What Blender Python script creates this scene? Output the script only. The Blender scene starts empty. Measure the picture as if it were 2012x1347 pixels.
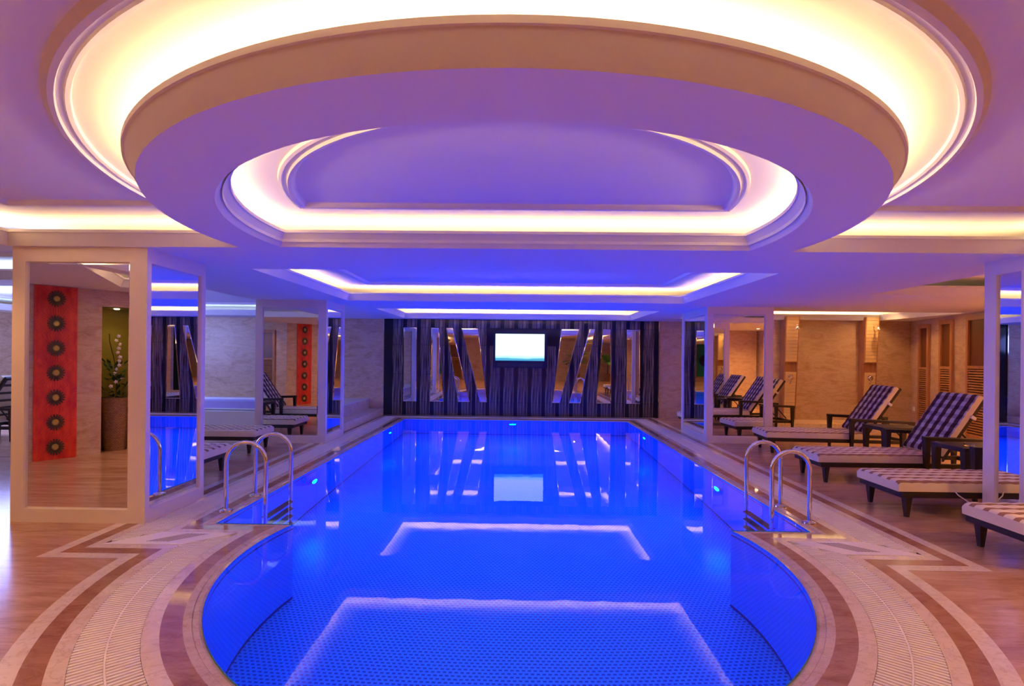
import bpy, bmesh, math, random
from mathutils import Vector, Matrix
from mathutils.geometry import tessellate_polygon
random.seed(7)
PI = math.pi
S = bpy.context.scene
COL = S.collection

# ------------------------------------------------------------------ camera, world, exposure
cam_d = bpy.data.cameras.new('camera')
cam_d.sensor_width = 36.0
cam_d.lens = 18.0
cam_d.shift_y = 26.5 / 2012.0
cam_d.clip_start = 0.05
cam = bpy.data.objects.new('camera', cam_d)
COL.objects.link(cam)
CAM_YAW, CAM_ROLL = 0.012, 0.0105
cam.matrix_world = (Matrix.Translation((0, 0, 1.6)) @ Matrix.Rotation(CAM_YAW, 4, 'Z')
                    @ Matrix.Rotation(PI / 2, 4, 'X') @ Matrix.Rotation(CAM_ROLL, 4, 'Z'))
S.camera = cam
W = bpy.data.worlds.new('world')
S.world = W
W.use_nodes = True
W.node_tree.nodes['Background'].inputs[0].default_value = (0.02, 0.02, 0.03, 1)
W.node_tree.nodes['Background'].inputs[1].default_value = 0.3
S.view_settings.view_transform = 'Standard'
S.view_settings.look = 'None'
S.view_settings.exposure = -0.82
S.view_settings.gamma = 1.0
S.cycles.use_denoising = True
S.cycles.sample_clamp_indirect = 30.0
S.cycles.max_bounces = 12
S.cycles.diffuse_bounces = 5
S.cycles.glossy_bounces = 8
S.cycles.transmission_bounces = 8

# light strengths, all in one place
COVE = 44.0            # warm cove tubes round the pool
COVE_COL = (1.0, 0.62, 0.29)
COOL = 20.0            # cool cove tubes over the spa corner
COOL_COL = (0.50, 0.66, 1.0)
POOL_LENS = 3500.0
POOL_COL = (0.0, 0.055, 1.0)


def lamp(name, kind, loc, energy, color, size=0.1, rot=(0, 0, 0), label=None, spot=None):
    d = bpy.data.lights.new(name, kind)
    d.energy = energy
    d.color = color
    if kind == 'AREA':
        d.shape = 'DISK'
        d.size = size
    else:
        d.shadow_soft_size = size
    if kind == 'SPOT':
        d.spot_size = spot or 2.4
        d.spot_blend = 0.8
    o = bpy.data.objects.new(name, d)
    o.location = loc
    o.rotation_euler = rot
    COL.objects.link(o)
    return o


# unseen warm downlights: (x, y, ceiling height, watts)
DOWN = [(-3.0, 0.4, 2.84, 130), (3.0, 0.4, 2.84, 98), (-3.6, -2.6, 2.84, 50), (0.0, -2.6, 2.84, 40), (3.6, -2.6, 2.84, 50),
        (-6.4, -5.4, 2.58, 50), (6.4, -5.4, 2.58, 50), (0.0, -6.2, 2.84, 60),
        (-5.5, 0.9, 2.58, 26), (-5.4, 4.2, 2.58, 30),
        (5.5, 2.6, 2.58, 100), (7.7, 3.0, 2.58, 80), (7.9, 4.9, 2.58, 110), (7.95, 6.7, 2.58, 130), (8.25, 8.35, 2.58, 90),  # added where they stay hidden, to light the lounger side warm
        (5.6, 11.4, 2.84, 20), (6.75, 12.2, 2.84, 20), (8.6, 12.2, 2.84, 20), (8.4, 11.2, 2.84, 16)]
WARM = (1.0, 0.50, 0.17)


# ------------------------------------------------------------------ node materials
def mat(name, base=(0.8, 0.8, 0.8), rough=0.5, metal=0.0, spec=0.5, emit=None, estr=0.0, trans=0.0, ior=1.45, coat=0.0):
    m = bpy.data.materials.new(name)
    m.use_nodes = True
    b = m.node_tree.nodes['Principled BSDF']
    b.inputs['Base Color'].default_value = (*base, 1)
    b.inputs['Roughness'].default_value = rough
    b.inputs['Metallic'].default_value = metal
    b.inputs['Specular IOR Level'].default_value = spec
    b.inputs['IOR'].default_value = ior
    b.inputs['Transmission Weight'].default_value = trans
    b.inputs['Coat Weight'].default_value = coat
    if emit:
        b.inputs['Emission Color'].default_value = (*emit, 1)
        b.inputs['Emission Strength'].default_value = estr
    return m


class NT:
    def __init__(self, m):
        self.t = m.node_tree
        self.b = self.t.nodes['Principled BSDF']

    def n(self, typ, **kw):
        nd = self.t.nodes.new(typ)
        for k, v in kw.items():
            if k in nd.inputs:
                nd.inputs[k].default_value = v
            else:
                setattr(nd, k, v)
        return nd

    def l(self, a, b):
        self.t.links.new(a, b)

    def coords(self, kind='Object', scale=(1, 1, 1), rot=(0, 0, 0)):
        tc = self.n('ShaderNodeTexCoord')
        mp = self.n('ShaderNodeMapping')
        mp.inputs['Scale'].default_value = scale
        mp.inputs['Rotation'].default_value = rot
        self.l(tc.outputs[kind], mp.inputs['Vector'])
        return mp.outputs[0]

    def ramp(self, fac, stops):
        r = self.n('ShaderNodeValToRGB')
        cr = r.color_ramp
        while len(cr.elements) < len(stops):
            cr.elements.new(0.5)
        for e, (p, c) in zip(cr.elements, stops):
            e.position = p
            e.color = (*c, 1)
        self.l(fac, r.inputs[0])
        return r.outputs[0]

    def bump(self, h, strength=0.1, dist=0.01):
        bp = self.n('ShaderNodeBump')
        bp.inputs['Strength'].default_value = strength
        bp.inputs['Distance'].default_value = dist
        self.l(h, bp.inputs['Height'])
        self.l(bp.outputs[0], self.b.inputs['Normal'])


def marble(name, c1, c2, c3, rough=0.2, scale=(1, 1, 1), rot=(0, 0, 0), spec=0.5, vein=(1, 1, 1)):
    m = mat(name, c1, rough, spec=spec)
    t = NT(m)
    v = t.coords('Object', scale, rot)
    n1 = t.n('ShaderNodeTexNoise', Scale=2.2, Detail=8.0, Roughness=0.62, Distortion=1.3)
    t.l(v, n1.inputs['Vector'])
    col = t.ramp(n1.outputs['Fac'], [(0.30, c3), (0.46, c1), (0.60, c2), (0.72, c1)])
    v2 = t.coords('Object', tuple(s * q for s, q in zip(scale, vein)), rot)
    n2 = t.n('ShaderNodeTexNoise', Scale=5.0, Detail=6.0, Roughness=0.6, Distortion=0.8)
    t.l(v2, n2.inputs['Vector'])
    veins = t.ramp(n2.outputs['Fac'], [(0.47, (1, 1, 1)), (0.50, (0.80, 0.74, 0.70)), (0.53, (1, 1, 1))])
    mx = t.n('ShaderNodeMix', data_type='RGBA', blend_type='MULTIPLY')
    mx.inputs[0].default_value = 0.9
    t.l(col, mx.inputs[6])
    t.l(veins, mx.inputs[7])
    t.l(mx.outputs[2], t.b.inputs['Base Color'])
    return m


M = {}
M['paint'] = mat('ceiling_paint', (0.80, 0.79, 0.78), 0.75, spec=0.2)
t = NT(M['paint']); nz = t.n('ShaderNodeTexNoise', Scale=9.0, Detail=5.0); t.l(t.coords(), nz.inputs['Vector']); t.bump(nz.outputs['Fac'], 0.06, 0.02)
M['pillar'] = mat('pillar_paint', (0.90, 0.80, 0.66), 0.42)
t = NT(M['pillar']); nz = t.n('ShaderNodeTexNoise', Scale=30.0, Detail=3.0); t.l(t.coords(), nz.inputs['Vector']); t.bump(nz.outputs['Fac'], 0.03, 0.01)
M['mirror'] = mat('mirror_glass', (0.86, 0.87, 0.88), 0.008, 1.0)
M['floor'] = marble('floor_marble', (0.52, 0.30, 0.17), (0.61, 0.38, 0.24), (0.40, 0.20, 0.105), 0.17, (0.5, 2.6, 1), (0, 0, 0.5), vein=(0.6, 1.6, 1))
M['floor_brown'] = marble('brown_marble', (0.38, 0.18, 0.095), (0.45, 0.23, 0.13), (0.29, 0.12, 0.06), 0.14, (1.2, 3.4, 1), (0, 0, 0.6))
M['floor_cream'] = marble('cream_marble', (0.78, 0.64, 0.48), (0.82, 0.69, 0.53), (0.72, 0.57, 0.41), 0.16, (1.5, 2, 1), (0, 0, 0.3))
M['coping'] = marble('wet_coping_marble', (0.62, 0.47, 0.36), (0.68, 0.53, 0.42), (0.54, 0.39, 0.28), 0.05, (1.5, 2, 1), (0, 0, 0.3))
M['brown_wet'] = marble('wet_brown_marble', (0.40, 0.21, 0.12), (0.47, 0.27, 0.16), (0.30, 0.14, 0.08), 0.06, (1.2, 3.4, 1), (0, 0, 0.6))
M['grate'] = mat('grate_plastic', (0.92, 0.86, 0.76), 0.35)
M['drain'] = mat('drain_channel', (0.20, 0.13, 0.09), 0.6)
M['wall'] = marble('wall_marble', (0.61, 0.41, 0.25), (0.67, 0.48, 0.31), (0.50, 0.31, 0.18), 0.30, (1.0, 1.0, 2.6), (0.15, 0.1, 0), vein=(0.7, 0.7, 1.5))
M['tv'] = mat('tv_plastic', (0.015, 0.02, 0.04), 0.15)
M['chrome'] = mat('chrome', (0.82, 0.80, 0.78), 0.07, 1.0)
M['rattan'] = mat('dark_rattan', (0.035, 0.020, 0.014), 0.42)
t = NT(M['rattan']); bk = t.n('ShaderNodeTexBrick', Scale=1.0); bk.inputs['Brick Width'].default_value = 0.02; bk.inputs['Row Height'].default_value = 0.01
bk.inputs['Mortar Size'].default_value = 0.002; t.l(t.coords(), bk.inputs['Vector']); t.bump(bk.outputs['Fac'], 0.5, 0.003)
M['piping'] = mat('cushion_cloth', (0.90, 0.77, 0.48), 0.8, spec=0.2)
M['whitetag'] = mat('white_strap', (0.85, 0.83, 0.78), 0.6)
M['black'] = mat('black_tile', (0.012, 0.012, 0.02), 0.08)
M['dark'] = mat('dark_rubber', (0.02, 0.02, 0.02), 0.6)
M['tread'] = mat('ladder_tread', (0.10, 0.06, 0.045), 0.5)
M['teak'] = mat('teak_wood', (0.56, 0.30, 0.12), 0.42)
t = NT(M['teak']); nz = t.n('ShaderNodeTexNoise', Scale=3.0, Detail=6.0); t.l(t.coords('Object', (14, 1.2, 14)), nz.inputs['Vector'])
t.l(t.ramp(nz.outputs['Fac'], [(0.3, (0.44, 0.20, 0.07)), (0.7, (0.66, 0.38, 0.17))]), t.b.inputs['Base Color'])
M['door'] = mat('cherry_wood', (0.42, 0.19, 0.08), 0.38)
t = NT(M['door']); nz = t.n('ShaderNodeTexNoise', Scale=3.0, Detail=6.0); t.l(t.coords('Object', (10, 10, 1.0)), nz.inputs['Vector'])
t.l(t.ramp(nz.outputs['Fac'], [(0.3, (0.40, 0.17, 0.065)), (0.7, (0.55, 0.27, 0.12))]), t.b.inputs['Base Color'])
M['doordark'] = mat('dark_wood_panel', (0.16, 0.055, 0.02), 0.3)
M['stone_strip'] = mat('split_travertine', (0.80, 0.56, 0.27), 0.5)
M['socket'] = mat('white_plastic', (0.85, 0.83, 0.78), 0.4)
M['white_rim'] = mat('spa_acrylic', (0.82, 0.80, 0.78), 0.18)
M['gold'] = mat('gold_disc', (0.50, 0.36, 0.08), 0.4, 0.5)
M['bronze'] = mat('dark_bronze', (0.11, 0.07, 0.035), 0.45, 0.6)
M['green'] = mat('olive_paint', (0.40, 0.32, 0.03), 0.8)
M['wicker'] = mat('wicker', (0.34, 0.17, 0.08), 0.6)
t = NT(M['wicker']); bk = t.n('ShaderNodeTexBrick', Scale=1.0); bk.inputs['Brick Width'].default_value = 0.05; bk.inputs['Row Height'].default_value = 0.022
bk.inputs['Mortar Size'].default_value = 0.003; bk.inputs['Color1'].default_value = (0.40, 0.20, 0.09, 1); bk.inputs['Color2'].default_value = (0.28, 0.13, 0.06, 1)
bk.inputs['Mortar'].default_value = (0.08, 0.04, 0.02, 1); t.l(t.coords('UV'), bk.inputs['Vector']); t.l(bk.outputs['Color'], t.b.inputs['Base Color'])
M['leaf'] = mat('leaf_green', (0.03, 0.10, 0.02), 0.45)
M['palm'] = mat('palm_green', (0.10, 0.36, 0.06), 0.45)
M['petal'] = mat('petal', (0.85, 0.70, 0.66), 0.6)
M['stem'] = mat('stem', (0.10, 0.08, 0.03), 0.7)
M['bamboo'] = mat('painted_green', (0.01, 0.20, 0.10), 0.35)
M['glass'] = mat('clear_glass', (0.9, 0.95, 0.95), 0.02, trans=1.0)
M['navy'] = mat('navy_tile', (0.0, 0.012, 0.16), 0.15)

# red slatted panel, radiating relief
M['red'] = mat('red_lacquer', (0.55, 0.02, 0.01), 0.4)
t = NT(M['red']); nz = t.n('ShaderNodeTexNoise', Scale=5.0, Detail=5.0); t.l(t.coords('Object', (3, 3, 1)), nz.inputs['Vector'])
t.l(t.ramp(nz.outputs['Fac'], [(0.3, (0.62, 0.014, 0.005)), (0.7, (0.92, 0.085, 0.02))]), t.b.inputs['Base Color'])

# gingham on UV (u across, v along), metres
def gingham(name, dark, cross, light=(0.92, 0.82, 0.62), duty=0.5):
    global t
    M[name] = mat(name + '_cloth', (0.6, 0.5, 0.4), 0.85, spec=0.15)
    t = NT(M[name])
    tc = t.n('ShaderNodeTexCoord'); sp = t.n('ShaderNodeSeparateXYZ'); t.l(tc.outputs['UV'], sp.inputs[0])
    def stripe(out, period, duty):
        a = t.n('ShaderNodeMath', operation='DIVIDE'); a.inputs[1].default_value = period; t.l(out, a.inputs[0])
        b = t.n('ShaderNodeMath', operation='FRACT'); t.l(a.outputs[0], b.inputs[0])
        c = t.n('ShaderNodeMath', operation='LESS_THAN'); c.inputs[1].default_value = duty; t.l(b.outputs[0], c.inputs[0])
        return c.outputs[0]
    sx = stripe(sp.outputs[0], 0.132, duty); sy = stripe(sp.outputs[1], 0.132, 0.5)
    m1 = t.n('ShaderNodeMix', data_type='RGBA'); m1.inputs[6].default_value = (*light, 1); m1.inputs[7].default_value = (*dark, 1); t.l(sx, m1.inputs[0])
    m2 = t.n('ShaderNodeMix', data_type='RGBA', blend_type='MULTIPLY'); m2.inputs[7].default_value = (*cross, 1); t.l(sy, m2.inputs[0]); t.l(m1.outputs[2], m2.inputs[6])
    t.l(m2.outputs[2], t.b.inputs['Base Color'])


gingham('gingham', (0.40, 0.22, 0.12), (0.93, 0.90, 0.86), duty=0.38)  # seat copy: stripes coloured browner for the warm light falling on it
gingham('gingham_back_shaded', (0.11, 0.045, 0.05), (0.62, 0.56, 0.60), (0.58, 0.52, 0.52))  # backrest copy darkened: shade away from the warm lamps painted into the cloth

# streaked mosaic glass
M['streak'] = mat('streaked_glass', (0.1, 0.1, 0.1), 0.14, 0.35)
t = NT(M['streak']); nz = t.n('ShaderNodeTexNoise', Scale=1.0, Detail=3.0, Roughness=0.7); t.l(t.coords('Object', (75, 1, 1.1)), nz.inputs['Vector'])
t.l(t.ramp(nz.outputs['Fac'], [(0.36, (0.006, 0.006, 0.010)), (0.46, (0.05, 0.042, 0.042)), (0.54, (0.18, 0.145, 0.13)), (0.66, (0.46, 0.38, 0.35))]), t.b.inputs['Base Color'])
t.bump(nz.outputs['Fac'], 0.25, 0.01)

# pool mosaic, UV in metres: light tiles with staggered dark dots
def mosaic(name, bw, rh, ms, dark, light):
    m = mat(name, light, 0.25)
    t = NT(m)
    bk = t.n('ShaderNodeTexBrick', Scale=1.0)
    bk.offset = 0.5
    bk.inputs['Brick Width'].default_value = bw
    bk.inputs['Row Height'].default_value = rh
    bk.inputs['Mortar Size'].default_value = ms
    bk.inputs['Mortar Smooth'].default_value = 0.3
    bk.inputs['Color1'].default_value = (*dark, 1)
    bk.inputs['Color2'].default_value = (*dark, 1)
    bk.inputs['Mortar'].default_value = (*light, 1)
    t.l(t.coords('UV'), bk.inputs['Vector'])
    t.l(bk.outputs['Color'], t.b.inputs['Base Color'])
    return m
M['poolfloor'] = mosaic('pool_floor_mosaic', 0.046, 0.035, 0.011, (0.01, 0.12, 0.45), (0.05, 0.50, 0.92))
M['poolwall'] = mosaic('pool_wall_mosaic', 0.05, 0.05, 0.006, (0.04, 0.40, 0.85), (0.02, 0.24, 0.62))

# water: one interface of glass, faintly rippled
M['water'] = bpy.data.materials.new('pool_water')
M['water'].use_nodes = True
wt = M['water'].node_tree
wt.nodes.clear()
g = wt.nodes.new('ShaderNodeBsdfGlass'); g.inputs['IOR'].default_value = 1.33; g.inputs['Roughness'].default_value = 0.0
g.inputs['Color'].default_value = (0.93, 0.97, 1.0, 1)
wo = wt.nodes.new('ShaderNodeOutputMaterial')
wn = wt.nodes.new('ShaderNodeTexNoise'); wn.inputs['Scale'].default_value = 3.0; wn.inputs['Detail'].default_value = 2.0
wc = wt.nodes.new('ShaderNodeTexCoord'); wb = wt.nodes.new('ShaderNodeBump'); wb.inputs['Strength'].default_value = 0.05; wb.inputs['Distance'].default_value = 0.01
wt.links.new(wc.outputs['Object'], wn.inputs['Vector']); wt.links.new(wn.outputs['Fac'], wb.inputs['Height'])
wt.links.new(wb.outputs[0], g.inputs['Normal']); wt.links.new(g.outputs[0], wo.inputs['Surface'])

M['cove'] = mat('cove_tube_glow', (1, 1, 1), 0.5, emit=COVE_COL, estr=COVE)
M['coolcove'] = mat('cool_tube_glow', (1, 1, 1), 0.5, emit=COOL_COL, estr=COOL)
M['lens'] = mat('pool_lens_glow', (0, 0.1, 0.3), 0.5, emit=POOL_COL, estr=POOL_LENS)
M['downglow'] = mat('downlight_glow', (1, 1, 1), 0.5, emit=(1.0, 0.75, 0.45), estr=25.0)
M['screen'] = mat('screen_glow', (0, 0, 0), 0.3, emit=(0.55, 0.93, 1.0), estr=2.4)
t = NT(M['screen'])
gr = t.n('ShaderNodeTexCoord'); sp = t.n('ShaderNodeSeparateXYZ'); t.l(gr.outputs['Generated'], sp.inputs[0])
nz = t.n('ShaderNodeTexNoise', Scale=2.5, Detail=3.0); t.l(gr.outputs['Generated'], nz.inputs['Vector'])
ad = t.n('ShaderNodeMath', operation='MULTIPLY_ADD'); t.l(nz.outputs['Fac'], ad.inputs[0]); ad.inputs[1].default_value = 0.10; t.l(sp.outputs[2], ad.inputs[2])
t.l(t.ramp(ad.outputs[0], [(0.12, (0.06, 0.34, 0.55)), (0.18, (0.42, 0.86, 0.94)), (0.30, (0.85, 1.0, 1.0)), (0.9, (0.75, 1.0, 1.0))]), t.b.inputs['Emission Color'])


# ------------------------------------------------------------------ mesh helpers
class MB:
    """collects faces; build() links them as one mesh object"""
    def __init__(self):
        self.v = []; self.f = []; self.uv = []; self.mi = []

    def quad(self, pts, uv=None, mi=0):
        b = len(self.v)
        self.v += [tuple(p) for p in pts]
        self.f.append(tuple(range(b, b + len(pts))))
        self.uv.append(uv)
        self.mi.append(mi)

    def box(self, x0, x1, y0, y1, z0, z1, rz=0.0, c=None, mi=0):
        P = [(x0, y0, z0), (x1, y0, z0), (x1, y1, z0), (x0, y1, z0), (x0, y0, z1), (x1, y0, z1), (x1, y1, z1), (x0, y1, z1)]
        if rz:
            cx, cy = c or ((x0 + x1) / 2, (y0 + y1) / 2)
            cs, sn = math.cos(rz), math.sin(rz)
            P = [(cx + (x - cx) * cs - (y - cy) * sn, cy + (x - cx) * sn + (y - cy) * cs, z) for x, y, z in P]
        b = len(self.v)
        self.v += P
        for q in ((0, 3, 2, 1), (4, 5, 6, 7), (0, 1, 5, 4), (1, 2, 6, 5), (2, 3, 7, 6), (3, 0, 4, 7)):
            self.f.append(tuple(b + i for i in q)); self.uv.append(None); self.mi.append(mi)
        return self

    def hexa(self, P, mi=0):
        """8 points: bottom 4, top 4"""
        b = len(self.v)
        self.v += [tuple(p) for p in P]
        for q in ((0, 3, 2, 1), (4, 5, 6, 7), (0, 1, 5, 4), (1, 2, 6, 5), (2, 3, 7, 6), (3, 0, 4, 7)):
            self.f.append(tuple(b + i for i in q)); self.uv.append(None); self.mi.append(mi)
        return self

    def prism(self, poly, z0, z1):
        n = len(poly)
        b = len(self.v)
        self.v += [(x, y, z0) for x, y in poly] + [(x, y, z1) for x, y in poly]
        self.f.append(tuple(b + i for i in reversed(range(n)))); self.uv.append(None); self.mi.append(0)
        self.f.append(tuple(b + n + i for i in range(n))); self.uv.append(None); self.mi.append(0)
        for i in range(n):
            j = (i + 1) % n
            self.f.append((b + i, b + j, b + n + j, b + n + i)); self.uv.append(None); self.mi.append(0)
        return self

    def tube(self, path, r, seg=8, closed=False, cap=True):
        path = [Vector(p) for p in path]
        n = len(path)
        rr = r if isinstance(r, (list, tuple)) else [r] * n
        rings = []
        prev = None
        for i, p in enumerate(path):
            if closed:
                d = path[(i + 1) % n] - path[i - 1]
            else:
                d = path[min(i + 1, n - 1)] - path[max(i - 1, 0)]
            d.normalize()
            if prev is None:
                a = Vector((0, 0, 1)) if abs(d.z) < 0.9 else Vector((1, 0, 0))
                u = d.cross(a).normalized()
            else:
                u = (prev - d * prev.dot(d)).normalized()
            prev = u
            w = d.cross(u)
            b = len(self.v)
            for k in range(seg):
                an = 2 * PI * k / seg
                q = p + (u * math.cos(an) + w * math.sin(an)) * rr[i]
                self.v.append(tuple(q))
            rings.append(b)
        m = n if closed else n - 1
        for i in range(m):
            a, b = rings[i], rings[(i + 1) % n]
            for k in range(seg):
                l = (k + 1) % seg
                self.f.append((a + k, a + l, b + l, b + k)); self.uv.append(None); self.mi.append(0)
        if cap and not closed:
            self.f.append(tuple(rings[0] + k for k in reversed(range(seg)))); self.uv.append(None); self.mi.append(0)
            self.f.append(tuple(rings[-1] + k for k in range(seg))); self.uv.append(None); self.mi.append(0)
        return self

    def lathe(self, prof, c=(0, 0, 0), seg=20, axis='Z'):
        """prof: list of (radius, height)"""
        b = len(self.v)
        for r, h in prof:
            for k in range(seg):
                a = 2 * PI * k / seg
                x, y = r * math.cos(a), r * math.sin(a)
                p = {'Z': (x, y, h), 'Y': (x, h, y), 'X': (h, x, y)}[axis]
                self.v.append((c[0] + p[0], c[1] + p[1], c[2] + p[2]))
        for i in range(len(prof) - 1):
            for k in range(seg):
                l = (k + 1) % seg
                self.f.append((b + i * seg + k, b + i * seg + l, b + (i + 1) * seg + l, b + (i + 1) * seg + k)); self.uv.append([(k / seg * 1.6, prof[i][1]), ((k + 1) / seg * 1.6, prof[i][1]), ((k + 1) / seg * 1.6, prof[i + 1][1]), (k / seg * 1.6, prof[i + 1][1])]); self.mi.append(0)
        for row, rev in ((0, True), (len(prof) - 1, False)):
            if prof[row][0] > 1e-5:
                idx = [b + row * seg + k for k in range(seg)]
                self.f.append(tuple(reversed(idx)) if rev else tuple(idx)); self.uv.append(None); self.mi.append(0)
        return self

    def build(self, name, m, parent=None, loc=None, smooth=False, bevel=0.0, up=False):
        me = bpy.data.meshes.new(name)
        me.from_pydata(self.v, [], self.f)
        ms = m if isinstance(m, (list, tuple)) else [m]
        for q in ms:
            me.materials.append(q)
        if any(self.uv):
            uvl = me.uv_layers.new(name='UVMap')
            for p, uv in zip(me.polygons, self.uv):
                if uv:
                    for li, c in zip(p.loop_indices, uv):
                        uvl.data[li].uv = c
        for p, i in zip(me.polygons, self.mi):
            p.material_index = i
        bm = bmesh.new(); bm.from_mesh(me)
        bmesh.ops.remove_doubles(bm, verts=bm.verts, dist=1e-5)
        bmesh.ops.recalc_face_normals(bm, faces=bm.faces)
        if up:
            for fc in bm.faces:
                if fc.normal.z < 0:
                    fc.normal_flip()
        if bevel:
            es = [e for e in bm.edges if len(e.link_faces) == 2 and e.calc_face_angle(0) > 0.6]
            bmesh.ops.bevel(bm, geom=es, offset=bevel, segments=2, profile=0.6, affect='EDGES')
        bm.to_mesh(me); bm.free()
        if smooth:
            me.polygons.foreach_set('use_smooth', [True] * len(me.polygons))
            me.set_sharp_from_angle(angle=0.7)
        o = bpy.data.objects.new(name, me)
        COL.objects.link(o)
        if parent:
            o.parent = parent
        if loc:
            o.location = loc
        return o


def tag(o, label=None, cat=None, group=None, kind=None):
    if label: o['label'] = label
    if cat: o['category'] = cat
    if group: o['group'] = group
    if kind: o['kind'] = kind
    return o


def empty(name, loc=(0, 0, 0), rz=0.0):
    o = bpy.data.objects.new(name, None)
    o.location = loc
    o.rotation_euler = (0, 0, rz)
    o.empty_display_size = 0.1
    COL.objects.link(o)
    return o


def copy_tree(o, parent=None):
    c = o.copy()
    COL.objects.link(c)
    c.parent = parent
    for ch in list(o.children):
        copy_tree(ch, c)
    return c


def offset_path(pts, d, closed):
    n = len(pts)
    out = []
    for i in range(n):
        p = Vector(pts[i])
        if closed or 0 < i < n - 1:
            a = (p - Vector(pts[i - 1])).normalized(); b = (Vector(pts[(i + 1) % n]) - p).normalized()
        elif i == 0:
            a = b = (Vector(pts[1]) - p).normalized()
        else:
            a = b = (p - Vector(pts[i - 1])).normalized()
        na = Vector((-a.y, a.x)); nb = Vector((-b.y, b.x))
        m = na + nb
        m = m / max(m.length_squared, 0.25) * 2
        out.append((p.x + m.x * d, p.y + m.y * d))
    return out


def sweep(mb, pts, prof, closed):
    rows = [[(x, y, z) for x, y in offset_path(pts, d, closed)] for d, z in prof]
    n = len(pts)
    for a, b in zip(rows, rows[1:]):
        for i in range(n if closed else n - 1):
            j = (i + 1) % n
            mb.quad([a[i], a[j], b[j], b[i]])
    return mb


def flat(mb, loops, z):
    polys = [[Vector((x, y, z)) for x, y in lp] for lp in loops]
    allp = [p for lp in polys for p in lp]
    for tri in tessellate_polygon(polys):
        mb.quad([allp[i] for i in tri])
    return mb


# ------------------------------------------------------------------ levels
XC = -0.05
ZS, ZSLAB, ZLIP, ZH = 2.58, 2.62, 2.72, 2.84
RC = (XC, 4.30)
YW = 13.75

# ------------------------------------------------------------------ pool outline, offset d outwards
HX, YJ, RA, CA, YF = 2.80, 4.83, 2.16, (XC, 4.2), 12.9


def OUT(d):
    R = RA + d
    yj = YJ - d
    xr = math.sqrt(max(R * R - (yj - CA[1]) ** 2, 0.01))
    X = HX + d
    far = YF + d * 0.93
    right = [(XC + X, yj + (far - yj) * k / 8) for k in range(8, -1, -1)]
    a0 = math.atan2(yj - CA[1], xr)
    arc = []
    N = 72
    for k in range(N + 1):
        a = a0 - (PI + 2 * a0) * k / N
        arc.append((CA[0] + R * math.cos(a), CA[1] + R * math.sin(a)))
    left = [(XC - X, yj + (far - yj) * k / 8) for k in range(0, 9)]
    return right + arc + left      # clockwise, starts far right; closes along the far edge


def ribbon(mb, d0, d1, z0, z1=None):
    z1 = z0 if z1 is None else z1
    a, b = OUT(d0), OUT(d1)
    n = len(a)
    for i in range(n):
        j = (i + 1) % n
        mb.quad([(*a[i], z0), (*a[j], z0), (*b[j], z1), (*b[i], z1)])
    return mb


# floor slab with the hole of the band's outer edge
fl = flat(MB(), [[(-13, -8), (10.2, -8), (10.2, YW), (-13, YW)], OUT(0.89)], 0.0)
floor = fl.build('floor', M['floor'])
tag(floor, 'polished pinkish tan veined marble floor around the pool', 'floor', kind='structure')
ribbon(MB(), 0.79, 0.89, 0.001).build('cream_band', M['floor_cream'], floor)
ribbon(MB(), 0.68, 0.79, 0.001).build('brown_band', M['floor_brown'], floor)
ribbon(MB(), 0.595, 0.68, 0.001).build('cream_band', M['floor_cream'], floor)
ribbon(MB(), 0.295, 0.595, -0.03).build('drain_channel', M['drain'], floor)
sd = MB(); ribbon(sd, 0.295, 0.2951, 0.0, -0.03); ribbon(sd, 0.595, 0.5951, -0.03, 0.0); sd.build('channel_side', M['drain'], floor)
ribbon(MB(), 0.21, 0.295, 0.001).build('cream_band', M['floor_cream'], floor)
ribbon(MB(), 0.10, 0.21, 0.001).build('brown_band', M['brown_wet'], floor)
cp = MB(); ribbon(cp, 0.055, 0.10, -0.003, 0.001); ribbon(cp, 0.05, 0.055, -0.009, -0.003); ribbon(cp, 0.02, 0.05, -0.011, -0.009); ribbon(cp, 0.0, 0.02, -0.022, -0.011)
tag(cp.build('pool_coping', M['coping'], floor, smooth=False), 'wet stepped coping at the water edge')

# grate slats, two rows, crosswise to the run
def path_points(d, step):
    p = OUT(d)
    p = p + [p[0]]
    out = []
    carry = 0.0
    for i in range(len(p) - 1):
        a, b = Vector(p[i]), Vector(p[i + 1])
        L = (b - a).length
        if L < 1e-6:
            continue
        dr = (b - a) / L
        s = carry
        while s < L:
            out.append((a + dr * s, dr))
            s += step
        carry = s - L
    return out
gr = MB()
jx = 2.33
for d, hw in ((0.368, 0.071), (0.522, 0.071)):
    for p, dr in path_points(d, 0.030):
        if 4.2 < p.y < 4.56 and abs(dr.x) > 0.97 and abs(p.x - XC) > 2.3:
            continue
        nn = Vector((-dr.y, dr.x))
        c = [p - dr * 0.0085 - nn * hw, p + dr * 0.0085 - nn * hw, p + dr * 0.0085 + nn * hw, p - dr * 0.0085 + nn * hw]
        gr.hexa([(q.x, q.y, -0.028) for q in c] + [(q.x, q.y, 0.003) for q in c])
tag(gr.build('grate_slats', M['grate'], floor), kind='stuff')
sm = MB(); ribbon(sm, 0.440, 0.450, 0.0005); sm.build('grate_seam', M['grate'], floor)
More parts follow.
